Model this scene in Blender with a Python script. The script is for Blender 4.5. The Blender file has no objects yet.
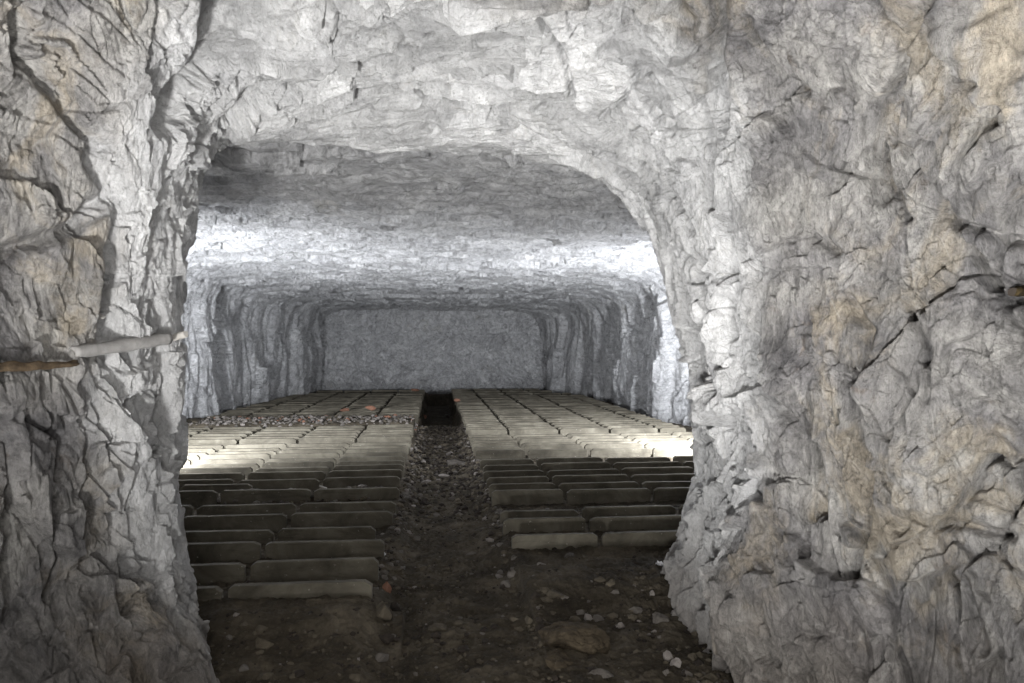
import bpy, bmesh, math, random
import numpy as np
from mathutils import Vector, Matrix

DETAIL = 1.0
random.seed(7)
rng = np.random.default_rng(11)
C = bpy.context.scene.collection
f32 = np.float32

# ------------------------------------------------------------------ camera
F = 683.0
YAW = math.radians(5.85)
PITCH = math.radians(0.545)
CAM = np.array([0.0, 0.0, 1.82])
fwd = np.array([math.sin(YAW) * math.cos(PITCH), math.cos(YAW) * math.cos(PITCH), math.sin(PITCH)])
rgt = np.array([math.cos(YAW), -math.sin(YAW), 0.0])
upv = np.cross(rgt, fwd)

def at(px, py, d):
    return CAM + d * (fwd + (px - 512) / F * rgt + (341.5 - py) / F * upv)

def on_plane(px, py, z):
    r = fwd + (px - 512) / F * rgt + (341.5 - py) / F * upv
    t = (z - CAM[2]) / r[2]
    return CAM + t * r

def project(P):
    q = P - CAM
    d = q @ fwd
    return 512 + F * (q @ rgt) / d, 341.5 - F * (q @ upv) / d, d

# ------------------------------------------------------------------ noise
def _h(ix, iy, iz, s):
    h = (ix.astype(np.uint32) * np.uint32(374761393) + iy.astype(np.uint32) * np.uint32(668265263)
         + iz.astype(np.uint32) * np.uint32(2147483647 - 5) + np.uint32((s * 2654435761) & 0xffffffff))
    h ^= h >> np.uint32(13); h *= np.uint32(1274126177); h ^= h >> np.uint32(16)
    h *= np.uint32(2246822519); h ^= h >> np.uint32(15)
    return h

def _u(h):
    return (h & np.uint32(0xffffff)).astype(f32) / f32(16777216.0)

def vnoise(p, s=0):
    i = np.floor(p); f = (p - i).astype(f32); i = i.astype(np.int64)
    f = f * f * (3 - 2 * f)
    out = np.zeros(p.shape[:-1], f32)
    for dx in (0, 1):
        wx = f[..., 0] if dx else 1 - f[..., 0]
        for dy in (0, 1):
            wy = f[..., 1] if dy else 1 - f[..., 1]
            for dz in (0, 1):
                wz = f[..., 2] if dz else 1 - f[..., 2]
                out += wx * wy * wz * _u(_h(i[..., 0] + dx, i[..., 1] + dy, i[..., 2] + dz, s))
    return out * 2 - 1

def fbm(p, o=4, s=0, g=0.5):
    a = 1.0; out = 0; t = 0
    for k in range(o):
        out = out + a * vnoise(p * (2.03 ** k) + 17.3 * k, s + k)
        t += a; a *= g
    return out / t

def ridged(p, o=4, s=0):
    a = 1.0; out = 0; t = 0
    for k in range(o):
        out = out + a * (1 - np.abs(vnoise(p * (2.07 ** k) + 9.1 * k, s + k)) * 2)
        t += a; a *= 0.52
    return out / t

def facet(p, s=0, tilt=1.0):
    """broken rock faces: every cell is a tilted plane; returns height, distance to the cell border"""
    i = np.floor(p).astype(np.int64); p = p.astype(f32)
    best = np.full(p.shape[:-1], 9.0, f32); second = best.copy(); val = np.zeros_like(best)
    for dx in (-1, 0, 1):
        for dy in (-1, 0, 1):
            for dz in (-1, 0, 1):
                cx, cy, cz = i[..., 0] + dx, i[..., 1] + dy, i[..., 2] + dz
                h = _h(cx, cy, cz, s)
                h2 = _h(cx, cy, cz, s + 101)
                vx = p[..., 0] - cx.astype(f32) - _u(h)
                vy = p[..., 1] - cy.astype(f32) - _u(h >> np.uint32(7)) 
                vz = p[..., 2] - cz.astype(f32) - (h2 & np.uint32(1023)).astype(f32) / 1024
                d = vx * vx + vy * vy + vz * vz
                v = ((h2 >> np.uint32(10)) & np.uint32(255)).astype(f32) / 255 - 0.5
                tx = ((h2 >> np.uint32(18)) & np.uint32(127)).astype(f32) / 127 - 0.5
                ty = ((h2 >> np.uint32(25)) & np.uint32(127)).astype(f32) / 127 - 0.5
                tz = ((h >> np.uint32(24)) & np.uint32(127)).astype(f32) / 127 - 0.5
                v = v + tilt * (tx * vx + ty * vy + tz * vz)
                nb = d < best
                second = np.where(nb, best, np.minimum(second, d))
                val = np.where(nb, v, val)
                best = np.where(nb, d, best)
    return val, np.sqrt(second) - np.sqrt(best)

def sstep(a, b, x):
    t = np.clip((x - a) / (b - a), 0, 1)
    return t * t * (3 - 2 * t)

# ------------------------------------------------------------------ meshes
def mesh_from(name, V, Fc, mats, smooth=True, midx=None):
    me = bpy.data.meshes.new(name)
    V = np.ascontiguousarray(V, dtype=f32); Fc = np.ascontiguousarray(Fc, dtype=np.int32)
    n, k = Fc.shape
    me.vertices.add(len(V)); me.vertices.foreach_set('co', V.ravel())
    me.loops.add(n * k); me.loops.foreach_set('vertex_index', Fc.ravel())
    me.polygons.add(n)
    me.polygons.foreach_set('loop_start', np.arange(0, n * k, k, dtype=np.int32))
    me.polygons.foreach_set('loop_total', np.full(n, k, np.int32))
    for m in mats: me.materials.append(m)
    if midx is not None: me.polygons.foreach_set('material_index', midx.astype(np.int32))
    me.update(calc_edges=True)
    me.polygons.foreach_set('use_smooth', np.full(n, smooth, bool))
    o = bpy.data.objects.new(name, me); C.objects.link(o)
    return o

def grid_obj(name, P, mat, flip=False, smooth=True):
    a, b = P.shape[:2]
    idx = np.arange(a * b).reshape(a, b)
    q = np.stack([idx[:-1, :-1], idx[1:, :-1], idx[1:, 1:], idx[:-1, 1:]], -1).reshape(-1, 4)
    if flip: q = q[:, ::-1]
    return mesh_from(name, P.reshape(-1, 3), q, [mat], smooth)

def struct(o, label=None):
    o['kind'] = 'structure'
    if label: o['label'] = label
    return o

def tag(o, label, cat, group=None, kind='thing'):
    o['label'] = label; o['category'] = cat; o['kind'] = kind
    if group: o['group'] = group
    return o

def cr(P, ts):
    """Catmull-Rom through P (n, ...) at parameters ts in [0, n-1]"""
    n = len(P); i = np.clip(np.floor(ts).astype(int), 0, n - 2); t = ts - i
    Q = np.concatenate([2 * P[:1] - P[1:2], P, 2 * P[-1:] - P[-2:-1]])
    sh = (len(ts),) + (1,) * (P.ndim - 1); t = t.reshape(sh)
    a, b, c, d = Q[i], Q[i + 1], Q[i + 2], Q[i + 3]
    return 0.5 * (2 * b + (c - a) * t + (2 * a - 5 * b + 4 * c - d) * t * t + (3 * b - a - 3 * c + d) * t ** 3)

def normals(P):
    n = np.cross(np.gradient(P, axis=0), np.gradient(P, axis=1))
    return n / (np.linalg.norm(n, axis=-1, keepdims=True) + 1e-9)

# ------------------------------------------------------------------ materials
class NT:
    def __init__(s, name):
        s.m = bpy.data.materials.new(name); s.m.use_nodes = True
        s.t = s.m.node_tree; s.b = s.t.nodes['Principled BSDF']
        s.geo = s.t.nodes.new('ShaderNodeNewGeometry').outputs['Position']
    def n(s, kind, **kw):
        nd = s.t.nodes.new('ShaderNode' + kind)
        for k, v in kw.items():
            if k in nd.inputs.keys():
                if isinstance(v, bpy.types.NodeSocket): s.t.links.new(v, nd.inputs[k])
                else: nd.inputs[k].default_value = v
            else: setattr(nd, k, v)
        return nd
    def mapped(s, scale=(1, 1, 1), rot=(0, 0, 0), src=None):
        nd = s.n('Mapping'); s.t.links.new(src or s.geo, nd.inputs['Vector'])
        nd.inputs['Scale'].default_value = scale; nd.inputs['Rotation'].default_value = rot
        return nd.outputs[0]
    def noise(s, vec, scale, detail=6, rough=.55, dist=0.0):
        return s.n('TexNoise', Vector=vec, Scale=scale, Detail=detail, Roughness=rough, Distortion=dist).outputs['Fac']
    def voro(s, vec, scale, feature='DISTANCE_TO_EDGE'):
        nd = s.n('TexVoronoi', feature=feature); s.t.links.new(vec, nd.inputs['Vector']); nd.inputs['Scale'].default_value = scale
        return nd.outputs[0]
    def ramp(s, fac, stops):
        nd = s.n('ValToRGB'); s.t.links.new(fac, nd.inputs[0])
        e = nd.color_ramp.elements
        while len(e) < len(stops): e.new(0.5)
        for i, (p, c) in enumerate(stops):
            e[i].position = p; e[i].color = (c, c, c, 1) if isinstance(c, (int, float)) else (*c, 1)
        return nd.outputs[0]
    def mix(s, fac, a, b, mode='MIX'):
        nd = s.t.nodes.new('ShaderNodeMix'); nd.data_type = 'RGBA'; nd.blend_type = mode
        for k, v in ((0, fac), (6, a), (7, b)):
            if isinstance(v, bpy.types.NodeSocket): s.t.links.new(v, nd.inputs[k])
            else: nd.inputs[k].default_value = v if not isinstance(v, tuple) else (*v, 1)
        return nd.outputs[2]
    def math(s, op, a, b=0.0):
        nd = s.n('Math', operation=op)
        for k, v in ((0, a), (1, b)):
            if isinstance(v, bpy.types.NodeSocket): s.t.links.new(v, nd.inputs[k])
            else: nd.inputs[k].default_value = v
        return nd.outputs[0]
    def range(s, v, a, b):
        nd = s.n('MapRange', interpolation_type='SMOOTHSTEP'); s.t.links.new(v, nd.inputs[0])
        nd.inputs[1].default_value = a; nd.inputs[2].default_value = b
        return nd.outputs[0]
    def warp(s, vec, scale, amt):
        nz = s.n('TexNoise', Vector=vec, Scale=scale, Detail=3).outputs['Color']
        sub = s.n('VectorMath', operation='SUBTRACT'); s.t.links.new(nz, sub.inputs[0]); sub.inputs[1].default_value = (.5, .5, .5)
        sc = s.n('VectorMath', operation='SCALE'); s.t.links.new(sub.outputs[0], sc.inputs[0]); sc.inputs['Scale'].default_value = amt
        ad = s.n('VectorMath', operation='ADD'); s.t.links.new(sc.outputs[0], ad.inputs[0]); s.t.links.new(vec, ad.inputs[1])
        return ad.outputs[0]
    def done(s, col, rough=.85, bumps=(), spec=.25):
        s.t.links.new(col, s.b.inputs['Base Color'])
        if isinstance(rough, float): s.b.inputs['Roughness'].default_value = rough
        else: s.t.links.new(rough, s.b.inputs['Roughness'])
        s.b.inputs['Specular IOR Level'].default_value = spec
        last = None
        for h, strength, dist in bumps:
            b = s.n('Bump'); b.inputs['Strength'].default_value = strength; b.inputs['Distance'].default_value = dist
            s.t.links.new(h, b.inputs['Height'])
            if last: s.t.links.new(last, b.inputs['Normal'])
            last = b.outputs[0]
        if last: s.t.links.new(last, s.b.inputs['Normal'])
        return s.m

def rock_front():
    k = NT('passage rock')
    g = k.geo
    gw = k.warp(g, 1.6, .35)
    xyz = k.n('SeparateXYZ', Vector=g)
    # base greys
    n1 = k.noise(gw, 2.2, 8, .62, .6)
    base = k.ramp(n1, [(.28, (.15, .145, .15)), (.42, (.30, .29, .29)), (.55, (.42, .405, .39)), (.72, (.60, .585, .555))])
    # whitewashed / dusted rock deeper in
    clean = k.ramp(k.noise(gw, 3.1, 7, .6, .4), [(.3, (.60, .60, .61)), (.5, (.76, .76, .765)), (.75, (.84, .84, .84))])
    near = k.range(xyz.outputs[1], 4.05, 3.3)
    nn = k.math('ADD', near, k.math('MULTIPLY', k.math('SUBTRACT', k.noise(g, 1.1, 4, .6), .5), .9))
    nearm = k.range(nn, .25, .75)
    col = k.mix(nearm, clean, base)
    # ochre and brown iron staining
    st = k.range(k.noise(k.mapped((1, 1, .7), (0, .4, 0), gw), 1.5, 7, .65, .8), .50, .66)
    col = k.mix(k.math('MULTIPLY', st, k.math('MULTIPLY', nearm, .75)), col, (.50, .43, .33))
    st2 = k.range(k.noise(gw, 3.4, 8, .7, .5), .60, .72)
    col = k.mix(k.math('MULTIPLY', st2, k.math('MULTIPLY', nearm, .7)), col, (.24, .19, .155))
    st3 = k.range(k.noise(k.mapped((1, 1, 1), (0, 0, 1), gw), 2.6, 8, .7, .9), .60, .75)
    col = k.mix(k.math('MULTIPLY', st3, .55), col, (.22, .22, .24))
    # dull brown tone towards the foot of the rock
    foot = k.range(k.math('ADD', xyz.outputs[2], k.math('MULTIPLY', k.noise(gw, 2.0, 6, .6), .9)), 1.25, .35)
    col = k.mix(k.math('MULTIPLY', foot, .65), col, (.29, .245, .205))
    # quartz veins
    v = k.range(k.voro(k.warp(k.mapped((1, 1, .45), (.2, .35, .2), g), 2.2, .5), 1.7), .012, .0)
    col = k.mix(k.math('MULTIPLY', v, .25), col, (.7, .68, .64))
    sp = k.range(k.noise(g, 42, 3, .6), .62, .72)
    col = k.mix(k.math('MULTIPLY', sp, .35), col, (.2, .19, .18))
    for sc_, lo, hi, f_ in ((2.6, .62, 1.12, .7), (8.5, .78, 1.12, .5)):
        vc = k.voro(k.warp(k.mapped((1, 1, .5), (.35, .3, .1), g), 3.0, .45), sc_, 'F1')
        nd = k.t.nodes[-1]
        cell = [n for n in k.t.nodes if n.type == 'TEX_VORONOI'][-1].outputs['Color']
        sep = k.n('SeparateXYZ', Vector=cell)
        col = k.mix(f_, col, k.ramp(sep.outputs[0], [(.1, lo), (.9, hi)]), 'MULTIPLY')
    mic = k.ramp(k.noise(k.mapped((1, 1, .6), (.3, .2, 0), gw), 14, 10, .75, 1.2), [(.34, .45), (.5, .95), (.68, 1.28)])
    mic2 = k.ramp(k.noise(k.mapped((1, 1, .4), (.5, .25, .3), k.warp(g, 5, .12)), 55, 6, .75, .6), [(.32, .52), (.5, .97), (.7, 1.2)])
    col = k.mix(k.math('ADD', k.math('MULTIPLY', nearm, .4), .35), col, mic2, 'MULTIPLY')
    col = k.mix(k.math('ADD', k.math('MULTIPLY', nearm, .45), .45), col, mic, 'MULTIPLY')
    h1 = k.noise(gw, 9, 10, .72, .9)
    h2 = k.voro(k.warp(k.mapped((1, 1, .55), (0, .3, 0), g), 5, .25), 7.5)
    h3 = k.noise(g, 60, 5, .7)
    return k.done(col, .72, [(h1, 1.0, .075), (k.noise(k.mapped((1, 1, .5), (.4, .3, 0), gw), 32, 8, .75, .8), .8, .02), (h3, .5, .006)], .35)

def rock_room():
    k = NT('chamber rock')
    g = k.geo
    gw = k.warp(g, .8, .6)
    base = k.ramp(k.noise(gw, 1.6, 8, .62, .5), [(.28, (.42, .42, .43)), (.45, (.60, .60, .615)), (.6, (.70, .70, .71)), (.75, (.78, .78, .79))])
    d = k.range(k.noise(gw, 2.8, 8, .7, .8), .58, .74)
    col = k.mix(k.math('MULTIPLY', d, .65), base, (.16, .16, .17))
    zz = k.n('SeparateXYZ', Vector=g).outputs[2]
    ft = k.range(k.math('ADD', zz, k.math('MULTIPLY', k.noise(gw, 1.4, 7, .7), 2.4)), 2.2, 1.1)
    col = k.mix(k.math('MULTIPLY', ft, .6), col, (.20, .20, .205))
    y = k.range(k.noise(g, .9, 5, .6), .64, .72)
    col = k.mix(k.math('MULTIPLY', y, .25), col, (.42, .38, .28))
    mic = k.ramp(k.noise(gw, 7, 10, .75, 1.2), [(.34, .38), (.5, .92), (.68, 1.35)])
    col = k.mix(.9, col, mic, 'MULTIPLY')
    h1 = k.noise(gw, 4.5, 10, .72, .9)
    h3 = k.noise(g, 30, 4, .7)
    return k.done(col, .5, [(h1, 1.0, .16), (h3, .7, .03)], .5)

def dirt():
    k = NT('dark soil')
    g = k.geo
    c = k.ramp(k.noise(g, 2.2, 8, .7, .3), [(.3, (.024, .020, .015)), (.5, (.062, .052, .038)), (.72, (.16, .136, .102))])
    s = k.range(k.noise(g, 55, 4, .7), .55, .72)
    c = k.mix(k.math('MULTIPLY', s, .5), c, (.13, .105, .08))
    return k.done(c, .9, [(k.noise(g, 7, 8, .7), .8, .04), (k.noise(g, 55, 5, .7), .8, .012)], .2)

def simple(name, c1, c2, scale=8, rough=.85, bump=.01, spec=.25):
    k = NT(name)
    c = k.ramp(k.noise(k.geo, scale, 7, .65, .4), [(.32, c1), (.68, c2)])
    return k.done(c, rough, [(k.noise(k.geo, scale * 5, 5, .7), .6, bump)], spec)

def concrete():
    k = NT('weathered concrete')
    g = k.geo
    c = k.ramp(k.noise(g, 2.4, 8, .65, .6), [(.3, (.050, .044, .033)), (.5, (.105, .094, .072)), (.7, (.18, .165, .130))])
    d = k.range(k.noise(k.mapped((.4, 1, 2.2)), 5, 7, .7, .5), .5, .7)
    c = k.mix(k.math('MULTIPLY', d, .7), c, (.05, .042, .03))
    w = k.range(k.noise(g, 30, 4, .6), .66, .74)
    c = k.mix(k.math('MULTIPLY', w, .5), c, (.5, .48, .42))
    return k.done(c, .75, [(k.noise(g, 12, 7, .7), .4, .01), (k.noise(g, 90, 4, .7), .4, .003)], .3)

M_front, M_room, M_dirt, M_conc = rock_front(), rock_room(), dirt(), concrete()
M_st_brown = simple('brown stone', (.05, .042, .031), (.135, .115, .085))
M_earth = simple('earthy rock', (.035, .027, .018), (.105, .083, .055), 14, .9, .02)
M_st_grey = simple('grey stone', (.075, .066, .058), (.17, .155, .14))
M_st_pale = simple('pale stone', (.14, .125, .115), (.29, .265, .245))
M_st_dark = simple('dark stone', (.018, .015, .013), (.05, .04, .032))
M_brick = simple('broken brick', (.17, .08, .052), (.30, .165, .115), 14)
M_white = simple('white scrap', (.6, .6, .62), (.75, .75, .78), 20, .6, .002)
M_pole = simple('lime dusted pole', (.19, .185, .18), (.36, .35, .34), 9, .8, .006)
M_cut = simple('cut pole end', (.36, .345, .32), (.5, .48, .45), 14, .8, .004)
M_rust = simple('rust', (.04, .028, .018), (.14, .10, .06), 22, .85, .012)
M_hole = simple('hole-dark ochre rust', (.008, .006, .004), (.06, .042, .016), 30, .85, .008)  # rust tone taken near black, the hole's shade put into its colour

# ------------------------------------------------------------------ front passage rock
S = [(210,705,3.75),(199,645,3.85),(183,572,4.0),(175,500,4.15),(174,420,4.3),(177,340,4.4),(184,272,4.5),(192,208,4.6),(203,152,4.8),
     (270,141,5.0),(390,145,5.1),(500,152,5.15),(578,162,5.2),(628,200,5.2),(660,252,5.15),(679,322,5.1),(693,395,5.1),(691,460,5.1),(687,515,5.1),(670,570,5.1),(672,612,5.1)]
F1 = [(190,770,3.3),(182,680,3.4),(164,590,3.6),(150,500,3.7),(148,420,3.75),(152,340,3.8),(154,260,3.85),(166,180,3.9),(205,112,4.1),
      (290,92,4.4),(400,88,4.45),(510,92,4.45),(600,108,4.45),(662,150,4.4),(698,220,4.3),(718,310,4.2),(733,390,4.15),(730,460,4.15),(722,520,4.1),(706,600,4.1),(700,664,4.1)]
F2 = [(100,800,2.9),(92,700,3.0),(86,600,3.2),(80,500,3.3),(78,420,3.35),(80,340,3.4),(85,240,3.4),(98,130,3.4),(160,20,3.5),
      (270,18,3.75),(400,15,3.85),(520,15,3.85),(640,22,3.8),(740,60,3.7),(800,160,3.6),(830,270,3.5),(850,380,3.4),(850,460,3.4),(840,540,3.35),(815,640,3.35),(800,730,3.35)]
F3 = [(-60,900,2.4),(-60,740,2.5),(-60,610,2.6),(-60,500,2.7),(-60,420,2.75),(-60,330,2.8),(-60,200,2.8),(-40,60,2.8),(60,-100,2.9),
      (230,-130,3.0),(400,-140,3.1),(540,-140,3.1),(700,-130,3.0),(860,-80,2.9),(980,80,2.8),(1060,230,2.7),(1100,370,2.6),(1100,470,2.6),(1090,570,2.6),(1050,700,2.6),(1020,830,2.6)]
W = [np.array([at(*p) for p in r]) for r in (S, F1, F2, F3)]
def mod(A, y=None, sx=1, sz=1, cx=.15, cz=1.2, zmin=-.25):
    B = A.copy(); B[:, 0] = cx + (B[:, 0] - cx) * sx; B[:, 2] = cz + (B[:, 2] - cz) * sz
    if y is not None: B[:, 1] = y
    B[0, 2] = min(B[0, 2], zmin); B[-1, 2] = min(B[-1, 2], zmin)
    return B
def back(A, dy, y0, grow):
    B = A.copy(); ny_ = np.maximum(A[:, 1] + dy, y0); k = ny_ / A[:, 1]
    B[:, 0] = A[:, 0] * k; B[:, 2] = CAM[2] + (A[:, 2] - CAM[2]) * (1 + (k - 1) * .8); B[:, 1] = ny_
    B[:, 0] += np.sign(B[:, 0] - .1) * grow * np.minimum(1, np.abs(B[:, 0] - .1)); B[:, 2] += np.where(B[:, 2] > 2, grow, 0)
    B[0, 2] = B[-1, 2] = -.3
    return B
B1 = back(W[0], .75, 5.5, .14)
B2 = back(W[0], 1.3, 6.3, .8)
B3 = mod(W[0], 6.9, 4.2, 2.6)
F4 = mod(W[3], 1.2, 1.12, 1.05); F5 = mod(W[3], -2.2, 1.2, 1.1)
NET = np.stack([B3, B2, B1] + W + [F4, F5])          # rings x 21 x 3
for r in NET: r[0, 2] = min(r[0, 2], -.12); r[-1, 2] = min(r[-1, 2], -.12)
seg = [14, 40, 70, 200, 250, 190, 30, 20]
ts = np.concatenate([k + np.arange(max(2, int(n * DETAIL))) / max(2, int(n * DETAIL)) for k, n in enumerate(seg)] + [[len(seg)]])
NTT = int(1700 * DETAIL)
# resample the ring parameter by arc length of the mean visible ring
fine = np.linspace(0, 20, 2001); mr = cr((W[0] + W[1]) / 2, fine)
al = np.concatenate([[0], np.cumsum(np.linalg.norm(np.diff(mr, axis=0), axis=1))])
us = np.interp(np.linspace(0, al[-1], NTT), al, fine)
P = cr(NET, ts)                                   # rows, 21, 3
P = np.swapaxes(cr(np.swapaxes(P, 0, 1), us), 0, 1)
Nn = normals(P)
mid = np.array([.1, 3.5, 1.6])
if ((Nn[len(ts) // 2, NTT // 4] * (mid - P[len(ts) // 2, NTT // 4])).sum()) < 0: Nn = -Nn
U = np.broadcast_to(us, P.shape[:2])
wl = sstep(7.3, 8.8, U) * (1 - sstep(12.3, 14.2, U))   # 1 on the arch, 0 on the sides

def rockfield(p, seed, dirs):
    """p already stretched so strata run along the long axis"""
    w = np.stack([fbm(p * 1.1, 3, seed + 1), fbm(p * 1.1, 3, seed + 2), fbm(p * 1.1, 3, seed + 3)], -1)
    q = p + w * .38
    a, ea = facet(q * 2.1, seed + 5, 1.3)
    q2 = p + w * .30 + .05 * np.stack([fbm(p * 6, 2, seed + 11), fbm(p * 6, 2, seed + 12), fbm(p * 6, 2, seed + 13)], -1)
    b, eb = facet(q2 * 5.3 + 3.1, seed + 6, 1.5)
    c, ec = facet(q2 * 13.0 + 1.7, seed + 7, 1.5)
    h = .15 * a + .075 * b + .036 * c
    # overlapping broken ledges of the bedding
    def ledge(d, fr, k, s2):
        t = (p @ np.array(d, f32)) * fr + .9 * fbm(p * 1.7, 3, s2) + k * a + .25 * b
        t = t - np.floor(t)
        gr = np.exp(-(np.minimum(t, 1 - t) / (.010 * fr + .008)) ** 2) * sstep(-.15, .3, vnoise(p * 2.6, s2 + 50))
        return np.where(t < .9, t / .9, (1 - t) / .1) - .5 - .75 * gr
    m1_ = sstep(-.25, .35, vnoise(p * 1.3, seed + 21)); m2_ = sstep(-.3, .3, vnoise(p * 2.1, seed + 22))
    h = h + .060 * m1_ * ledge(dirs[0], 2.6, 1.3, seed + 30) + .030 * m2_ * ledge(dirs[1], 6.5, 2.2, seed + 33)
    h = h - .05 * np.exp(-(ea / .035) ** 2) * sstep(.1, .35, vnoise(p * 1.9, seed + 20))
    h = h + .10 * fbm(p * .9, 3, seed + 8) + .020 * ridged(p * 7, 4, seed + 9) + .012 * ridged(p * 24 + w * 3, 4, seed + 10) * (.5 + .9 * sstep(-.3, .4, vnoise(p * 2.7, seed + 25)))
    return h

Pf = P.astype(f32)
sh = math.radians(14)
ps = np.stack([Pf[..., 0] + .25 * Pf[..., 2], Pf[..., 1], Pf[..., 2] * .50 - .15 * Pf[..., 0]], -1)
pa = np.stack([Pf[..., 0] * .38 - .2 * Pf[..., 1], Pf[..., 1] * 1.15 + .25 * Pf[..., 0], Pf[..., 2] * 1.2], -1)
cl, cr_ = int(np.searchsorted(us, 8.0)), int(np.searchsorted(us, 13.2))
H = np.zeros(P.shape[:2], f32)
m1 = np.searchsorted(us, 9.0); m0 = np.searchsorted(us, 7.2); m3 = np.searchsorted(us, 14.3); m2 = np.searchsorted(us, 12.2)
HS = np.zeros_like(H); HA = np.zeros_like(H)
HS[:, :m1] = rockfield(ps[:, :m1], 40, ((.75, .55, -.65), (.8, -.4, .5))); HS[:, m2:] = rockfield(ps[:, m2:], 80, ((.85, -.5, .35), (.8, .3, -.9)))
HA[:, m0:m3] = rockfield(pa[:, m0:m3], 120, ((.25, .9, .35), (-.35, .8, .5)))
H = HS * (1 - wl) + HA * .8 * wl
row = np.broadcast_to(ts[:, None], H.shape)
amp = .55 + .45 * sstep(3.0, 3.8, row)
H *= amp * (1 - .3 * (1 - sstep(7, 9, U)))
# deep clefts and hollows of the rock, where they open in the walls
CLEFTS = [([(296,122),(345,99),(390,89),(438,84)],2.6,.07), ([(478,69),(512,72),(515,82)],2.4,.06), ([(543,22),(560,47),(573,92),(576,100)],2.8,.08),
          ([(500,119),(522,129),(549,141)],2.4,.06), ([(340,136),(400,131),(430,124),(452,141)],2.4,.05), ([(318,90),(345,68),(392,58)],2.4,.05),
          ([(600,118),(625,96),(640,70)],2.4,.05), ([(650,104),(666,130)],4,.08), ([(590,150),(640,162)],2.6,.05), ([(360,40),(420,52),(470,44)],2.4,.04),
          ([(700,100),(712,150),(708,210)],3,.07), ([(668,190),(690,235)],3,.07), ([(780,120),(800,180),(790,240)],3,.06), ([(905,300),(930,350),(925,400)],3,.06),
          ([(620,220),(640,226)],3,.05), ([(30,420),(62,440),(60,480)],3,.05), ([(950,80),(985,95),(1000,150)],3.5,.07), ([(215,110),(250,85),(290,92)],3,.06),
          ([(216,-30),(230,25),(206,70),(172,120)],13,.30), ([(262,-20),(244,45)],28,.45), ([(232,130),(262,108),(306,95)],11,.15),
          ([(722,-20),(716,60),(721,130)],8,.15), ([(636,-5),(662,14)],22,.36), ([(420,-15),(330,-12)],30,.36), ([(720,225),(729,330)],6,.13),
          ([(688,335),(701,388)],9,.2), ([(867,148),(876,192)],8,.14), ([(893,188),(906,216)],5,.09), ([(748,22),(775,76),(802,96)],6,.10),
          ([(798,230),(832,246)],5,.08), ([(955,222),(1000,236),(1040,240)],5,.10), ([(851,578),(863,518)],5,.11), ([(699,438),(706,474)],8,.10),
          ([(20,15),(31,60),(62,92),(112,152)],8,.12), ([(98,158),(108,192),(76,230),(-10,262)],9,.10), ([(118,170),(122,240),(112,330)],7,.08),
          ([(925,520),(1010,538)],6,.08), ([(985,440),(1030,470)],8,.08), ([(640,62),(664,96),(668,125)],4,.07), ([(540,70),(570,82)],4,.05),
          ([(380,105),(440,88),(500,92)],3,.045), ([(300,128),(372,112)],3,.045), ([(850,380),(872,330),(850,300)],5,.07), ([(60,500),(66,560),(48,600)],5,.06),
          ([(128,560),(134,600)],8,.08), ([(960,590),(975,640)],7,.08), ([(1014,292),(1050,286)],10,.28)]
def blur(A):
    B = A.copy(); B[1:-1] = (A[:-2] + 2 * A[1:-1] + A[2:]) / 4
    D = B.copy(); D[:, 1:-1] = (B[:, :-2] + 2 * B[:, 1:-1] + B[:, 2:]) / 4
    return D
Hb = H
for _ in range(6): Hb = blur(Hb)
steep = sstep(.010, .03, np.abs(H - Hb))
for _ in range(3): steep = np.maximum(steep, blur(steep) * 1.2)
H2 = blur(H)
H = H + (np.where(True, H2, H) - H) * np.clip(steep, 0, 1)
gxp, gyp, gdp = project(P + Nn * H[..., None])
wob = (fbm(Pf * 3.5, 3, 610) * 16, fbm(Pf * 3.5 + 7, 3, 611) * 16)
vis = sstep(3.3, 3.7, row)
for line, wd, dp in CLEFTS:
    dmin = np.full(H.shape, 1e9)
    k_ = min(1, wd / 8)
    X_, Y_ = gxp + wob[0] * k_, gyp + wob[1] * k_
    for (xa, ya), (xb, yb) in zip(line[:-1], line[1:]):
        t = np.clip(((X_ - xa) * (xb - xa) + (Y_ - ya) * (yb - ya)) / ((xb - xa) ** 2 + (yb - ya) ** 2), 0, 1)
        dmin = np.minimum(dmin, np.hypot(X_ - xa - t * (xb - xa), Y_ - ya - t * (yb - ya)))
    H = H - dp * np.exp(-(dmin / wd) ** 2) * vis * (gdp > 1)
PF = P + Nn * H[..., None]
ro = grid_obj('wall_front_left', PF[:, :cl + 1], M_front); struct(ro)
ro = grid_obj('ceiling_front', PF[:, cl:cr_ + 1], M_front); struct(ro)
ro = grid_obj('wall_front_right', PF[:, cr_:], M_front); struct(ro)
_px, _py, _pd = project(PF[int(40 * DETAIL):].reshape(-1, 3))
_PFf = PF[int(40 * DETAIL):].reshape(-1, 3)
def wall_at(px, py):
    m = (np.abs(_px - px) < 5) & (np.abs(_py - py) < 5) & (_pd > 1)
    i = np.where(m)[0]
    return _PFf[i[np.argmin(_pd[i])]]

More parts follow.
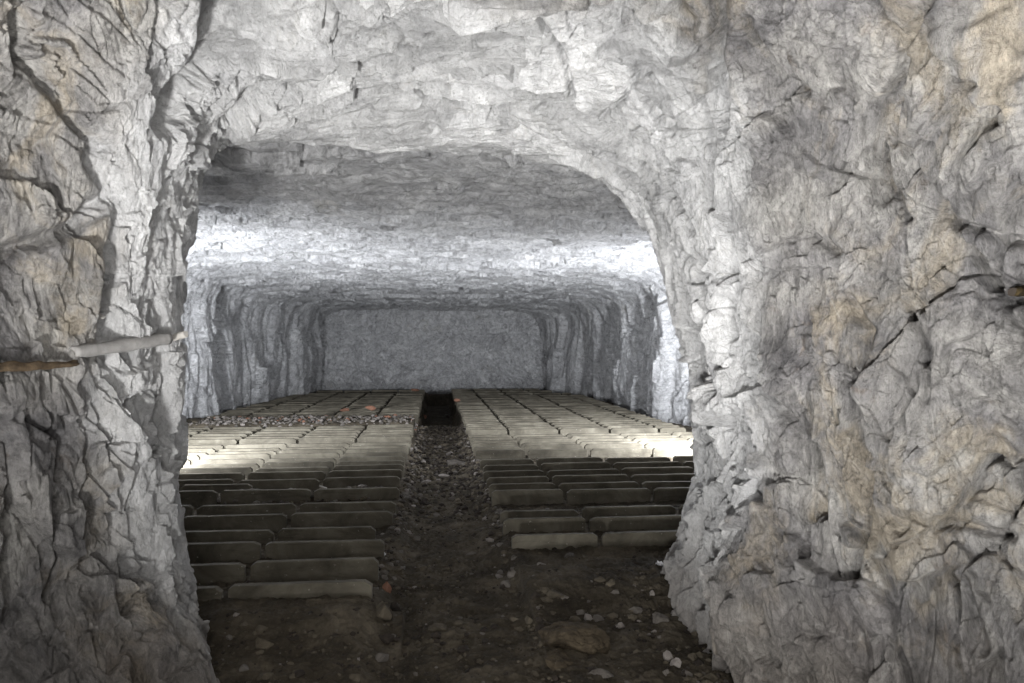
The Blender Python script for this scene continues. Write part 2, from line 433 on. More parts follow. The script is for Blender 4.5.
# ------------------------------------------------------------------ chamber
YB = 27.6
ny, nx = int(620 * DETAIL), int(1150 * DETAIL)
ys = 5.7 * (YB + .6) ** 0  # start
Yv = np.geomspace(5.7, YB + .6, ny)
prof = np.array([(-5.75, -.4), (-5.62, .6), (-5.5, 1.6), (-5.42, 2.6), (-5.15, 3.15), (-4.5, 3.42), (-2.5, 3.5), (0, 3.5), (2.3, 3.5), (4.1, 3.42), (4.75, 3.15), (5.05, 2.6), (5.15, 1.6), (5.25, .6), (5.4, -.4)])
fine = np.linspace(0, 14, 1401); mr = cr(prof, fine)
al = np.concatenate([[0], np.cumsum(np.linalg.norm(np.diff(mr, axis=0), axis=1))])
uc = np.interp(np.linspace(0, al[-1], nx), al, fine)
pc = cr(prof, uc)
Q = np.zeros((ny, nx, 3))
Q[..., 0] = pc[None, :, 0]; Q[..., 2] = pc[None, :, 1]; Q[..., 1] = Yv[:, None]
yy = Q[..., 1]
Q[..., 0] += np.where(Q[..., 0] < 0, .55 * sstep(17, 27, yy), -.95 * sstep(23.3, 26.5, yy)) * (np.abs(Q[..., 0]) / 5)
Q[..., 0] += np.where(Q[..., 0] < 0, .25, -.1) * (1 - sstep(13, 16, yy)) * (np.abs(Q[..., 0]) / 5) * 0
Nc = normals(Q)
if (Nc[ny // 2, nx // 2, 2]) > 0: Nc = -Nc
Uc = np.broadcast_to(uc, Q.shape[:2])
cw = sstep(3.2, 5.0, Uc) * (1 - sstep(9.2, 11, Uc))
Qf = Q.astype(f32)
pcw = np.stack([Qf[..., 0] * .5, Qf[..., 1] * .8 + .25 * Qf[..., 2], Qf[..., 2] * .42 + .35 * Qf[..., 1]], -1)
pcc = np.stack([Qf[..., 0] * .45 + .1 * Qf[..., 1], Qf[..., 1] * .9, Qf[..., 2]], -1)
def roomfield(p, seed):
    w = np.stack([fbm(p * .9, 3, seed + 1), fbm(p * .9, 3, seed + 2), fbm(p * .9, 3, seed + 3)], -1)
    a, ea = facet((p + w * .5) * 1.1, seed + 5, 1.2)
    b, eb = facet((p + w * .4) * 2.9, seed + 6, 1.4)
    c, ec = facet((p + w * .3) * 7.0, seed + 7, 1.4)
    return a, b, c, w
a, b, c, w = roomfield(pcw, 200)
Hw = .30 * a + .11 * b + .05 * c + .30 * fbm(pcw * .7, 3, 215) + .07 * ridged(pcw * 2.6, 5, 216)
a, b, c, w = roomfield(pcc, 240)
Hc = .10 * a + .085 * b + .040 * c + .12 * fbm(pcc * .5, 3, 255) + .035 * ridged(pcc * 4.5, 3, 256)
Hc = Hc + .16 * sstep(17, 25, yy) * (1 - .25 * np.abs(Qf[..., 0]) / 3)
HR = Hw * (1 - cw) + Hc * cw
PC = Q + Nc * HR[..., None]
k1, k2 = int(np.searchsorted(uc, 4.6)), int(np.searchsorted(uc, 9.6))
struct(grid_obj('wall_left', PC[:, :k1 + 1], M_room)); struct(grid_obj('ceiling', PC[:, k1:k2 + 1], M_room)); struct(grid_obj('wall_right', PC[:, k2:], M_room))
bx, bz = np.meshgrid(np.linspace(-6.2, 6.0, int(700 * DETAIL)), np.linspace(-.4, 4.4, int(290 * DETAIL)))
Bk = np.stack([bx, np.full_like(bx, YB), bz], -1)
pb = Bk.astype(f32) * f32([.6, 1, .7])
a, b, c, w = roomfield(pb, 300)
Bk[..., 1] -= .06 * a + .09 * b + .06 * c + .22 * fbm(pb * .8, 5, 310) + .10 * ridged(pb * 2.2, 5, 312)
struct(grid_obj('wall_back', Bk, M_room, flip=False))

# ------------------------------------------------------------------ ground
def shift(y): return np.interp(y, [5, 7.6, 10.5, 12.4, 16, 27], [0, -.03, -.07, -.10, -.12, -.22])
def gh(x, y):
    """height of the ground"""
    x = np.asarray(x, float); y = np.asarray(y, float)
    p = np.stack([x, y, np.zeros_like(x)], -1)
    h = .035 * fbm(p * 1.3, 4, 400) + .018 * ridged(p * 4.0, 3, 410)
    wob = .10 * vnoise(p * 1.9, 440) + .05 * vnoise(p * 6, 441)
    x = x - shift(y)
    path = sstep(-.52, -.36, x + wob * sstep(15, 16, y)) * (1 - sstep(.48, .66, x + wob * sstep(15, 16, y)))
    h = h - path * (.03 + .40 * sstep(15.5, 16.5, y + wob * 3) * (1 - sstep(26.6, 27.2, y)))
    h = h + .05 * path * sstep(12, 15.4, y) * (1 - sstep(15.5, 16, y))
    edge = np.exp(-((x + .40) / .10) ** 2) + np.exp(-((x - .52) / .10) ** 2)
    h = h + edge * .07 * sstep(5, 6, y) * (1 - sstep(15, 16, y)) * (.6 + .8 * vnoise(p * 3, 430))
    h = h + .055 * (1 - path) * sstep(4.5, 4.9, y + .35 * (x < 0))
    # rubble filling the missing rows
    h = h + .19 * sstep(14.45, 14.7, y) * (1 - sstep(15.9, 16.15, y)) * (x < -.5)
    h = h + .175 * sstep(13.9, 14.2, y) * (1 - sstep(17.3, 17.5, y)) * (x > .7) * 0
    h = h + .07 * sstep(7.9, 8.1, y) * (1 - sstep(8.3, 8.5, y)) * (x < -.6) * (x > -2.6)
    # heap in front of the beds, dug out a little further forward
    h = h + .07 * np.exp(-((y - 4.55) / .35) ** 2) * (x < -.25)
    h = h + .06 * np.exp(-((y - 5.0) / .5) ** 2) * (x > .6)
    h = h - .07 * sstep(4.3, 3.5, y) * (x < -.1) * sstep(-.1, -.4, x)
    h = h - .03 * np.exp(-((x + .28) / .12) ** 2) * (1 - sstep(4.8, 5.4, y))
    return h
Yg = np.concatenate([np.linspace(-2.4, 2.6, 60)[:-1], np.geomspace(2.6, 9, int(620 * DETAIL))[:-1], np.geomspace(9, 28.2, int(260 * DETAIL))])
Xg = np.concatenate([np.linspace(-6.3, -2.2, int(110 * DETAIL))[:-1], np.linspace(-2.2, 2.6, int(620 * DETAIL))[:-1], np.linspace(2.6, 6.0, int(100 * DETAIL))])
gx, gy = np.meshgrid(Xg, Yg)
gz = gh(gx, gy) + .022 * ridged(np.stack([gx, gy, 0 * gx], -1) * 7, 4, 490) * sstep(9, 6, gy) + .014 * fbm(np.stack([gx, gy, 0 * gx], -1) * 18, 3, 470) + .008 * ridged(np.stack([gx, gy, 0 * gx], -1) * 30, 2, 480)
G = np.stack([gx, gy, gz], -1)
struct(grid_obj('floor', G, M_dirt, flip=True))

# ------------------------------------------------------------------ concrete planks on edge
ORD = ['front', 'second', 'third', 'fourth', 'fifth', 'sixth', 'seventh', 'eighth', 'ninth', 'tenth', 'eleventh', 'twelfth', 'thirteenth', 'fourteenth', 'fifteenth', 'sixteenth', 'seventeenth', 'eighteenth', 'nineteenth',
       'twentieth'] + ['twenty-' + w for w in 'first second third fourth fifth sixth seventh eighth ninth'.split()] + ['thirtieth'] + ['thirty-' + w for w in 'first second third fourth fifth sixth seventh eighth ninth'.split()] + ['fortieth'] + ['forty-' + w for w in 'first second third fourth fifth sixth seventh eighth ninth'.split()] + ['fiftieth'] + ['fifty-' + w for w in 'first second third fourth fifth sixth'.split()]
POS = ['beside the path', 'one in from the path', 'two in from the path', 'three in from the path', 'four in from the path', 'five in from the path']

def plank_geo(L, h=.25, t=.055, rnd=None):
    """local: x 0..L, y -t/2..t/2, z -0.06..h ; upper end corners cut off"""
    r = rnd or random
    c1, c2 = r.uniform(.03, .055), r.uniform(.03, .055)
    e1, e2 = r.uniform(.02, .035), r.uniform(.02, .035)
    n = max(4, int(L / .09))
    top = [(c1 + (L - c1 - c2) * i / n, h + (r.uniform(-.0018, .0018) if 0 < i < n else 0)) for i in range(n + 1)]
    out = [(0, -.06), (L, -.06), (L, h - e2)] + top[::-1] + [(0, h - e1)]
    bm = bmesh.new()
    a = [bm.verts.new((x, -t / 2, z)) for x, z in out]
    fc = bm.faces.new(a)
    ex = bmesh.ops.extrude_face_region(bm, geom=[fc])
    for v in ex['geom']:
        if isinstance(v, bmesh.types.BMVert): v.co.y += t
    bmesh.ops.recalc_face_normals(bm, faces=bm.faces)
    es = [e for e in bm.edges if len(e.link_faces) == 2 and e.calc_face_angle() > .7]
    bmesh.ops.bevel(bm, geom=es, offset=.005, segments=2, affect='EDGES', profile=.6)
    return bm

def rows_from(ylist, px): return [float(on_plane(px, y, .22)[1]) for y in ylist]
ROW_L = rows_from([580, 557, 539, 525, 511, 501, 487], 390)
ROW_L += [float(on_plane(215, 483.5, .22)[1])]
ROW_L += rows_from([476.5, 470], 390)
y = ROW_L[-1] + .38
while y < 14.45: ROW_L.append(y); y += .375
y = 16.25
while y < 25.0: ROW_L.append(y); y += .37
ROW_L.append(26.4)
skipL = [k for k, v in enumerate(ROW_L) if 12.0 < v < 12.36]
ROW_R = rows_from([533, 518.5, 508.5, 491, 484, 477, 470.5, 464.5, 459.5, 449.5], 500)
y = ROW_R[-1] + .38
while y < 16.1: ROW_R.append(y); y += .375
ROW_R += [16.35, 16.9]
y = 17.3
while y < 23.5: ROW_R.append(y); y += .37
ROW_R += [24.2, 25.4, 26.7]
EDGE_L = [-.46, -1.44, -2.46, -3.48, -4.50, -5.45]
EDGE_R = [.60, 1.40, 2.41, 3.43, 4.44, 5.4]

items = []
def wall_x(side, y):
    if side < 0: return -5.35 + .55 * float(sstep(17, 27, np.array(y)))
    return 5.0 - .95 * float(sstep(23.3, 26.5, np.array(y)))
for side, rows, edges in ((-1, ROW_L, EDGE_L), (1, ROW_R, EDGE_R)):
    rk = 0
    for k, yv in enumerate(rows):
        if side < 0 and k in skipL: continue
        if side > 0 and 12.7 < yv < 13.05: continue
        rk += 1
        js = random.uniform(-.015, .015)
        for q in range(5):
            x0, x1 = edges[q], edges[q + 1]
            if side < 0:
                a_, b_ = x1 + .022 + js, x0 - .022 + js
                if q == 0: b_ = x0 + random.uniform(-.02, .02)
                if k == 3 and q == 0: b_ = x0 - .12          # the shorter one
                if k == 7 and q != 2 and q != 3: continue      # a row with only a stub left
                if k == 7 and q == 2: b_ = -2.20; a_ = -3.0
                if k == 0 and q == 0: pass
                lim = wall_x(-1, yv)
                if b_ < lim + .3: continue
                a_ = max(a_, lim)
            else:
                a_, b_ = x0 + .022 + js, x1 - .022 + js
                if q == 0: a_ = x0 + random.uniform(-.02, .02)
                lim = wall_x(1, yv)
                if a_ > lim - .3: continue
                b_ = min(b_, lim)
            a_ += float(shift(yv)); b_ += float(shift(yv))
            zc = .22 + random.uniform(-.012, .012)
            if side > 0 and k < 3: zc -= .015
            pxm, pym, dm = project(np.array([(a_ + b_) / 2, yv, zc]))
            pe = project(np.array([b_ if side < 0 else a_, yv, zc]))[0]
            seen = (pe > 178) if side < 0 else (pe < 692)
            if not seen and yv > 6.2 and abs((a_ + b_) / 2) / yv > .42: continue
            items.append(dict(side=side, rk=rk, q=q, a=a_, b=b_, y=yv, z=zc, seen=seen, d=dm))
items.sort(key=lambda i: (not i['seen'], i['d']))
rest_V, rest_F, off = [], [], 0
nrow = {s: max(i['rk'] for i in items if i['side'] == s) for s in (-1, 1)}
for n, it in enumerate(items):
    L = it['b'] - it['a']
    h = .25
    bm = plank_geo(L, h, .055)
    rot = Matrix.Rotation(random.gauss(0, .012), 4, 'X') @ Matrix.Rotation(random.gauss(0, .004), 4, 'Y') @ Matrix.Rotation(random.gauss(0, .004), 4, 'Z')
    loc = Vector((it['a'], it['y'], it['z'] - h))
    if n < 300:
        me = bpy.data.meshes.new('concrete_plank'); bm.to_mesh(me); me.materials.append(M_conc)
        o = bpy.data.objects.new('concrete_plank', me); C.objects.link(o)
        o.matrix_world = Matrix.Translation(loc) @ rot
        rr = it['rk'] - 1
        bed = 'left' if it['side'] < 0 else 'right'
        rowname = ('front row' if rr == 0 else ORD[rr] + ' row')
        tag(o, f"grey concrete plank on edge, {rowname} of the {bed} bed, {POS[it['q']]}", 'concrete plank', 'concrete planks set on edge in the %s bed' % bed)
    else:
        M = Matrix.Translation(loc) @ rot
        bm.verts.index_update()
        for v in bm.verts: rest_V.append(tuple(M @ v.co))
        bmesh.ops.triangulate(bm, faces=bm.faces)
        for f in bm.faces: rest_F.append([v.index + off for v in f.verts])
        off += len(bm.verts)
    bm.free()
if rest_V:
    o = mesh_from('concrete_planks', np.array(rest_V), np.array(rest_F), [M_conc], smooth=False)
    tag(o, 'farthest rows of concrete planks on edge, before the chamber back wall', 'concrete planks', kind='stuff')
print('planks', len(items))

# ------------------------------------------------------------------ stones
def ico(sub):
    bm = bmesh.new(); bmesh.ops.create_icosphere(bm, subdivisions=sub, radius=1.0)
    bm.verts.ensure_lookup_table()
    V = np.array([v.co[:] for v in bm.verts]); Fc = np.array([[v.index for v in f.verts] for f in bm.faces]); bm.free()
    return V, Fc
IV1, IF1 = ico(1)
IV3, IF3 = ico(3); IV4, IF4 = ico(5)
def chunk(V, seed, hard=8, rough=.05):
    r = np.random.default_rng(seed)
    D = r.normal(size=(hard, 3)); D /= np.linalg.norm(D, axis=1, keepdims=True); cut = r.uniform(.42, .86, hard)
    out = V.copy()
    for d, c in zip(D, cut):
        e = out @ d; m = e > c
        out[m] -= (e[m] - c)[:, None] * d * .92
    return out * (1 + rough * vnoise(V * 2.3 + seed, seed)[:, None])

def stone(px, py, w, hgt, mat, label, name='stone', cat='stone', depth=None, zofs=.35, rot=None, y=None, group=None, pos=None, hard=15):
    """w, hgt: size in pixels of the stone as seen"""
    if pos is None:
        p = on_plane(px, py, 0.0)
        for _ in range(4): p = on_plane(px, py, float(gh(p[0], p[1])))
    else: p = np.array(pos, float)
    d = (p - CAM) @ fwd
    sx, sz = w / F * d / 2, hgt / F * d / 2
    sy = depth if depth else (sx + sz) / 2 * 1.1
    seed = int(abs(px * 13 + py * 7)) % 9973
    iv, if_ = (IV4, IF4) if w > 22 else (IV3, IF3)
    V = chunk(iv, seed, hard, .10)
    V = V * (1 + .07 * vnoise(iv * 5 + seed, seed)[:, None] + .05 * vnoise(iv * 11, seed)[:, None]) * np.array([sx * 1.1, sy, sz * 1.25])
    o = mesh_from(name, V, if_, [mat], smooth=False)
    g = float(gh(p[0], p[1])) if pos is None else p[2]
    o.location = (p[0], p[1], g + sz * zofs); o.rotation_euler = (random.uniform(-.12, .12), random.uniform(-.12, .12), rot if rot is not None else random.uniform(-.5, .5))
    return tag(o, label, cat, group)

B, Gy, Pa, Dk, Br = M_st_brown, M_st_grey, M_st_pale, M_st_dark, M_brick
stone(572, 645, 70, 30, M_earth, 'large rounded brown rock half sunk in the passage floor', zofs=.1, name='rock', cat='rock', depth=.17)
stone(560, 662, 40, 20, M_earth, 'low brown rock just in front of the large half-sunk one', zofs=.1, name='rock', cat='rock', depth=.12)
stone(507, 588, 13, 10, Gy, 'blocky grey stone at the front of the small cluster on the path')
stone(500, 576, 10, 9, Gy, 'rounded grey stone at the left of the small path cluster')
stone(512, 577, 12, 8, Gy, 'flat grey stone at the back right of the small path cluster')
stone(439, 631, 24, 13, B, 'flat oval brown stone lying alone on the near path')
stone(459, 627, 12, 9, B, 'small brown stone right of the flat oval stone')
stone(516, 623, 14, 10, B, 'brown stone at the left end of the dark furrow')
stone(530, 623, 13, 9, B, 'brown stone second along the dark furrow')
stone(581, 615, 10, 8, Gy, 'small grey stone behind the large half-sunk rock')
stone(589, 622, 12, 11, Pa, 'lilac-grey rounded stone behind the large half-sunk rock')
stone(600, 623, 14, 12, Gy, 'taller grey stone touching the lilac-grey one')
stone(620, 627, 12, 7, Pa, 'small pale stone midway between large rock and right pillar')
stone(636, 613, 18, 8, Gy, 'long flat grey stone short of the right pillar foot')
stone(659, 622, 24, 12, Gy, 'broad flat grey stone lying at the right pillar foot')
stone(652, 599, 7, 7, Pa, 'small white pointed stone by the right pillar toe')
stone(668, 659, 12, 11, Pa, 'pale grey stone, upper of two by the pillar hollow')
stone(676, 667, 12, 12, Pa, 'pale grey stone, lower of two by the pillar hollow')
stone(693, 661, 16, 11, B, 'brown stone in the dark hollow under the right pillar')
stone(686, 675, 14, 8, Gy, 'long grey stone at the very foot of the right pillar')
stone(666, 674, 10, 8, Gy, 'dull grey stone below the two pale ones')
stone(601, 676, 26, 12, Gy, 'flat grey-brown block near the middle bottom of the floor')
stone(612, 594, 14, 10, B, 'brown stone midway up the rubble right of the path')
stone(615, 602, 10, 7, Gy, 'blocky grey stone below the middle rubble slope')
stone(540, 566, 10, 5, Pa, 'small pale flat stone in the rubble before the right bed')
stone(471, 556, 12, 7, Gy, 'grey stone lying on the path level with the right bed front')
stone(632, 545, 16, 8, B, 'brown stone resting against the front plank of the right bed')
stone(600, 556, 18, 8, B, 'long brown stone in the rubble before the right bed')
stone(570, 557, 14, 7, Gy, 'dull grey stone in the rubble before the right bed')
stone(556, 606, 24, 10, B, 'rounded brown stone back of the furrow')
stone(243, 672, 14, 11, Gy, 'grey stone near the foot of the left wall')
stone(265, 679, 18, 12, B, 'brown flat stone right of the grey one by left wall')
stone(262, 648, 24, 11, B, 'broad brown stone half buried before the left bed')
stone(381, 660, 17, 10, Gy, 'angular grey stone below the left bed corner')
stone(236, 616, 8, 6, Pa, 'small pale stone under the joint of the front left planks')
stone(356, 681, 18, 10, B, 'brown stone at the bottom edge left of the path')
stone(387, 592, 9, 13, Br, 'broken orange brick beside the front left plank end', name='brick', cat='brick', zofs=.6)
stone(384, 580, 9, 9, Gy, 'grey stone wedged above the orange brick')
stone(396, 611, 18, 11, Dk, 'dark blocky stone at the left edge of the path')
stone(381, 618, 22, 22, B, 'earthy lump holding up the end of the front left plank', zofs=.3)
stone(422, 571, 12, 7, B, 'brown stone on the path beside the third left row')
stone(416, 540, 9, 6, Gy, 'small grey stone on the path beside the fourth left row')
stone(457, 465, 24, 7, Gy, 'flat bluish-grey slab lying across the path', zofs=.5)
stone(444, 477, 13, 4, Pa, 'thin pale flat stone on the path, nearer than the bluish slab', zofs=.6)
stone(405, 497, 8, 7, Gy, 'grey stone at the path edge by the sixth left row')
stone(410, 451, 7, 5, Pa, 'white stone at the left path edge, farther than the others')
stone(424, 419, 6, 5, Br, 'pinkish brick piece at the lip of the dark trench', name='brick', cat='brick', zofs=1.2)
stone(447, 418, 5, 4, Pa, 'pale stone at the right of the trench lip', zofs=1)
def onbed(px, py, z=.22): return on_plane(px, py, z)
stone(345, 411, 11, 4, Br, 'orange brick piece on the left bed, farthest from the path', name='brick', cat='brick', pos=onbed(345, 411), zofs=.8)
stone(371, 410, 12, 5, Br, 'orange brick pair lying midway across the far left bed', name='brick', cat='brick', pos=onbed(371, 410), zofs=.8)
stone(388, 419, 11, 4, Br, 'orange brick piece in the rubble band nearest the path', name='brick', cat='brick', pos=onbed(388, 419), zofs=.6)
stone(415, 391, 12, 3, Br, 'orange brick at the far end of the left bed beside the trench', name='brick', cat='brick', pos=onbed(415, 391), zofs=.8)
stone(456, 402, 8, 4, Br, 'reddish brick piece on the right bed beside the trench', name='brick', cat='brick', pos=onbed(456, 402), zofs=.8)
stone(653, 408, 12, 5, Br, 'red brick against the right chamber wall', name='brick', cat='brick', pos=onbed(653, 409), zofs=.8)
# scraps
def scrap(px, py, s, label, z=None):
    p = on_plane(px, py, 0)
    for _ in range(4): p = on_plane(px, py, z if z else float(gh(p[0], p[1])))
    bm = bmesh.new(); bmesh.ops.create_grid(bm, x_segments=9, y_segments=9, size=s)
    r = random.Random(px)
    for v in bm.verts:
        v.co.z += s * (.5 * math.sin(v.co.x / s * 4 + 1) + .5 * math.cos(v.co.y / s * 5)) * .5 + r.uniform(-.2, .2) * s
        v.co.x *= .7 + .2 * r.random()
    bmesh.ops.solidify(bm, geom=bm.faces[:], thickness=.0012)
    me = bpy.data.meshes.new('paper_scrap'); bm.to_mesh(me); bm.free(); me.materials.append(M_white)
    o = bpy.data.objects.new('paper_scrap', me); C.objects.link(o)
    o.location = (p[0], p[1], p[2] + s * .6); o.rotation_euler = (.6, .3, px)
    tag(o, label, 'scrap')
scrap(659, 568, .035, 'crumpled white scrap beside the right pillar edge')
scrap(383, 556, .022, 'torn white scrap at the path end of the second left row')
# a stick on the seventh row
p = onbed(323, 488, .245)
bm = bmesh.new(); bmesh.ops.create_cone(bm, cap_ends=True, segments=10, radius1=.011, radius2=.008, depth=.10)
bmesh.ops.bevel(bm, geom=bm.edges[:], offset=.001, segments=1, affect='EDGES')
me = bpy.data.meshes.new('peg'); bm.to_mesh(me); bm.free(); me.materials.append(M_cut)
o = bpy.data.objects.new('peg', me); C.objects.link(o); o.location = p + np.array([0, 0, .01]); o.rotation_euler = (math.radians(65), 0, math.radians(-50))
tag(o, 'short pale peg lying on top of the seventh left row', 'peg')

# gravel: far too many to count
def gravel(name, pts, sizes, mats, label, cat, wts, zo=.2):
    n = len(pts); r = np.random.default_rng(len(pts))
    base = [chunk(IV1, 500 + k, 5, .1) for k in range(12)]
    Vs = np.empty((n, len(IV1), 3)); ang = r.uniform(0, 6.28, n); kk = r.integers(0, 12, n)
    for i in range(n):
        v = base[kk[i]] * np.array([1.15, .9, r.uniform(.45, .85)]) * sizes[i]
        c, s = math.cos(ang[i]), math.sin(ang[i])
        Vs[i, :, 0] = v[:, 0] * c - v[:, 1] * s + pts[i, 0]
        Vs[i, :, 1] = v[:, 0] * s + v[:, 1] * c + pts[i, 1]
        Vs[i, :, 2] = v[:, 2] + pts[i, 2] + sizes[i] * zo
    Fs = (IF1[None] + (np.arange(n) * len(IV1))[:, None, None]).reshape(-1, 3)
    mi = np.repeat(r.choice(len(mats), n, p=wts), len(IF1))
    o = mesh_from(name, Vs.reshape(-1, 3), Fs, mats, smooth=False, midx=mi)
    return tag(o, label, cat, kind='stuff')
def pts_in(n, xr, yr, lo, hi, keep=None, pw=2.6):
    x = rng.uniform(*xr, n); y = rng.uniform(*yr, n)
    if keep is not None:
        m = keep(x, y); x, y = x[m], y[m]
    s = lo + (hi - lo) * rng.random(len(x)) ** pw
    return np.stack([x, y, gh(x, y)], -1), s
mats = [M_st_dark, M_st_brown, M_st_grey, M_st_pale]
pt, sz = pts_in(15000, (-1.7, 2.0), (3.2, 7.5), .004, .024, lambda x, y: (y < 4.5) | ((x > -.5) & (x < .65)) | ((x > .5) & (y < 5.25)), 4)
gravel('gravel', pt, sz, mats, 'brown earthy gravel strewn over the passage floor', 'gravel', [.45, .46, .08, .01])
pt, sz = pts_in(420, (-1.5, 1.9), (3.3, 5.6), .018, .055, lambda x, y: (y < 4.5) | ((x > -.2) & (y < 5.1)), 2.2)
gravel('rubble', pt, sz, mats, 'flat brown rock fragments scattered before both beds', 'rubble', [.3, .58, .11, .01], .05)
pt, sz = pts_in(3000, (-.50, .68), (7.3, 16.0), .012, .055, None, 3)
gravel('gravel', pt, sz, mats, 'dark gravel along the central path between the beds', 'gravel', [.5, .38, .10, .02])
pt, sz = pts_in(4500, (-5.3, 5.0), (5, 14.4), .008, .03, lambda x, y: ((x < -.5) | (x > .65)) & (np.abs(x) < y * .42), 2.5)
gravel('gravel', pt, sz, mats, 'dark grit lying between the rows of planks', 'gravel', [.5, .35, .12, .03])
a1 = rng.uniform(0, 1, 900); side = rng.random(900) < .5
x = np.where(side, -.42, .53) + rng.normal(0, .05, 900); y = 5 + 10.5 * a1; s = .012 + .035 * rng.random(900) ** 2
gravel('rubble', np.stack([x, y, gh(x, y)], -1), s, mats, 'loose rubble piled along both edges of the path', 'rubble', [.3, .35, .25, .10])
pt, sz = pts_in(170, (-2.5, -.7), (7.92, 8.38), .018, .05, None, 1.5)
gravel('rubble', pt, sz, mats, 'pinkish grey rubble filling the gap behind the seventh left row', 'rubble', [.1, .3, .4, .2], .4)
pt, sz = pts_in(1300, (-5.2, -.55), (14.5, 16.1), .02, .06, None, 2)
gravel('rubble', pt, sz, [M_st_brown, M_st_grey, M_st_pale, M_brick], 'pale rubble band crossing the left bed', 'rubble', [.2, .42, .33, .05], .3)
pt, sz = pts_in(700, (.75, 3.4), (5.9, 7.3), .01, .035, lambda x, y: (y > 6.9) | (y < 5.3), 2)
gravel('rubble', pt, sz, mats, 'dark rubble in the wide gap of the right bed', 'rubble', [.4, .35, .2, .05])

# ------------------------------------------------------------------ pole, stake, rusty stub in the walls
def tube_between(name, A, Bp, r0, r1, mat, mat2=None, seg=20, nseg=24, wob=.004, seed=1, taper=None):
    A, Bp = np.array(A), np.array(Bp); ax = (Bp - A); L = np.linalg.norm(ax); ax = ax / L
    u = np.cross(ax, [0, 0, 1]); u /= np.linalg.norm(u); v = np.cross(u, ax)
    V, Fs, mi = [], [], []
    rs = np.linspace(0, 1, nseg)
    for i, t in enumerate(rs):
        r = r0 + (r1 - r0) * t
        for j in range(seg):
            a = 2 * math.pi * j / seg
            k = r * (1 + (wob / r0) * float(vnoise(np.array([[t * 9 + seed, math.cos(a) * 1.3, math.sin(a) * 1.3]]), seed)[0]))
            if i in (0, nseg - 1): k *= .93
            V.append(A + ax * L * t + k * (math.cos(a) * u + math.sin(a) * v))
    for i in range(nseg - 1):
        for j in range(seg):
            j2 = (j + 1) % seg
            Fs.append([i * seg + j, (i + 1) * seg + j, (i + 1) * seg + j2, i * seg + j2]); mi.append(0)
    c0, c1 = len(V), len(V) + 1; V += [A, Bp]
    tri = []
    for j in range(seg):
        j2 = (j + 1) % seg
        Fs.append([c0, j, j2, j2]); Fs.append([c1, (nseg - 1) * seg + j2, (nseg - 1) * seg + j, (nseg - 1) * seg + j])
        mi += [1, 1]
    me = bpy.data.meshes.new(name)
    Fs2 = [f[:3] if f[2] == f[3] else f for f in Fs]
    me.from_pydata([tuple(p) for p in V], [], Fs2)
    me.materials.append(mat); me.materials.append(mat2 or mat)
    me.polygons.foreach_set('material_index', mi)
    me.polygons.foreach_set('use_smooth', [m == 0 for m in mi])
    o = bpy.data.objects.new(name, me); C.objects.link(o)
    return o
def toward(p, px, py, dd):
    d = (p - CAM) @ fwd + dd
    return at(px, py, d)
wa, wb = wall_at(76, 355), wall_at(166, 338)
pa_, pb_ = toward(wa, 72, 353, .02), toward(wb, 168, 338.5, -.03)
o = tube_between('pole', pa_, pb_, .032, .036, M_pole, M_pole, seed=4)
tag(o, 'round grey lime-dusted pole wedged slantwise against the left rock wall', 'pole')
wc = wall_at(180, 336)
o = tube_between('pole_end', toward(wc, 172, 338, .0), toward(wc, 186, 334, -.03), .022, .02, M_cut, M_cut, nseg=6, seed=8)
o.name = 'peg'; tag(o, 'pale stub of wood at the upper right end of the pole', 'peg')
wd, we = wall_at(5, 366), wall_at(70, 364)
dq = [(wall_at(x_, 366) - CAM) @ fwd for x_ in (3, 14, 25, 36, 48, 60, 70)]; kq = np.polyfit([3, 14, 25, 36, 48, 60, 70], dq, 1); rq = min(0, min(d_ - np.polyval(kq, x_) for d_, x_ in zip(dq, (3, 14, 25, 36, 48, 60, 70))))
o = tube_between('timber_stake', at(-25, 368, np.polyval(kq, -25) + rq * .7), at(77, 364, np.polyval(kq, 77) + rq * .5), .024, .017, M_rust, M_rust, seg=14, nseg=30, wob=.014, seed=12)
tag(o, 'rotten rust-brown stake sticking out flat along the left rock wall', 'stake')
wf = wall_at(1014, 292)
o = tube_between('bolt_hole', toward(wf, 1013, 292, -.03), toward(wf, 1034, 289, .06), .018, .026, M_hole, M_st_dark, seg=18, nseg=10, wob=.008, seed=15)  # dark end cap paints the shade inside the hole
o.name = 'iron_anchor'; tag(o, 'rusty iron anchor stub in a dark hole of the right rock wall', 'anchor')

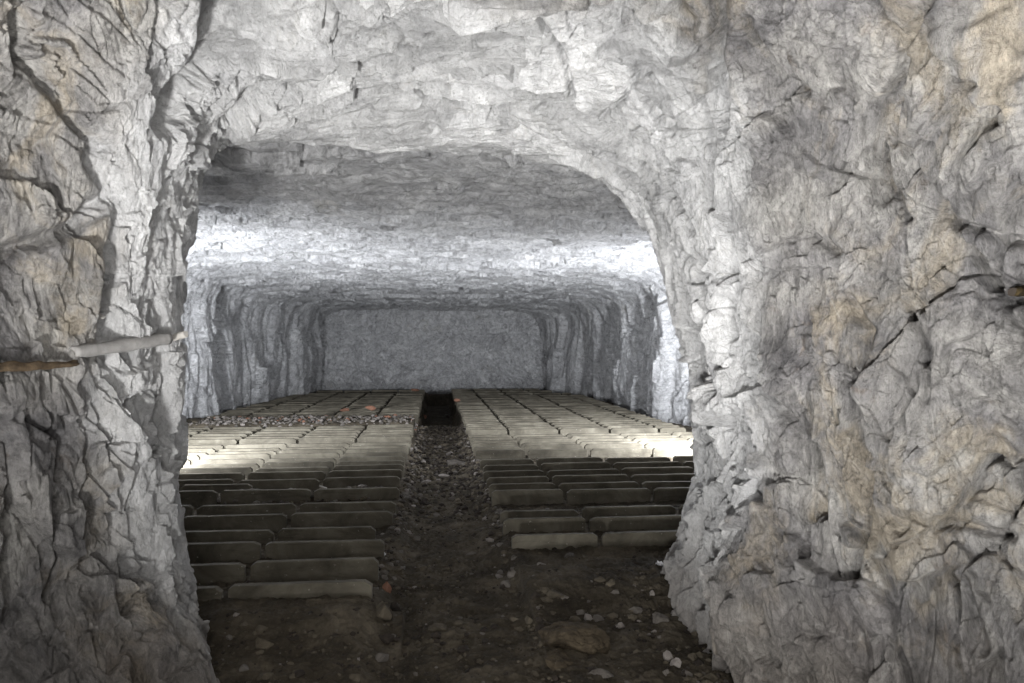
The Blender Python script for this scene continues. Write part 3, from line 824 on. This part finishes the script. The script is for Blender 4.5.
# ------------------------------------------------------------------ light
def light(kind, loc, power, col=(1, 1, 1), size=.2, aim=None, spot=None, blend=.6):
    d = bpy.data.lights.new('lamp_or_fill', kind); d.energy = power; d.color = col
    if kind == 'AREA': d.size = size
    else: d.shadow_soft_size = size
    if spot: d.spot_size = math.radians(spot); d.spot_blend = blend
    o = bpy.data.objects.new('lamp_or_fill', d); C.objects.link(o); o.location = loc
    if aim is not None:
        o.rotation_euler = (Vector(aim) - Vector(loc)).to_track_quat('-Z', 'Y').to_euler()
    return o
light('AREA', (-4.4, 9.2, .8), 410, (.93, .96, 1), .3, (-2.0, 18.0, 2.5))
light('AREA', (4.4, 10.0, .8), 410, (.93, .96, 1), .3, (2.0, 18.6, 2.5))
light('POINT', (-4.3, 9.0, 1.4), 75, (.93, .95, 1), .15)  # added bare point light, stands in for the left flood's spill
light('POINT', (4.3, 9.7, 1.4), 110, (.93, .95, 1), .15)  # same added spill light beside the right flood, brightens plank tops
light('SPOT', (-1.1, -.5, .35), 1650, (1, .99, .97), .2, (.8, 3.3, 4.1), 106, 1)
light('AREA', (.1, -1.7, 2.2), 65, (1, .985, .96), 1.2, (.3, 4, 1.4))  # added soft fill behind the camera, no actual lamp there
light('SPOT', (.9, -1.0, .5), 350, (1, .985, .96), .25, (.6, 3.0, 3.4), 92, 1)
w = bpy.data.worlds.new('dark'); bpy.context.scene.world = w; w.use_nodes = True
w.node_tree.nodes['Background'].inputs[0].default_value = (.5, .5, .55, 1)
w.node_tree.nodes['Background'].inputs[1].default_value = .03

# ------------------------------------------------------------------ camera object
cd = bpy.data.cameras.new('camera'); cd.sensor_width = 36; cd.lens = 36 * F / 1024; cd.clip_start = .05; cd.clip_end = 200
co = bpy.data.objects.new('camera', cd); C.objects.link(co)
co.location = CAM; co.rotation_euler = (math.pi / 2 + PITCH, 0, -YAW)
sc = bpy.context.scene
sc.camera = co
sc.view_settings.view_transform = 'Standard'; sc.view_settings.look = 'None'
sc.view_settings.exposure = .42; sc.view_settings.gamma = 1; sc.view_settings.use_curve_mapping = False
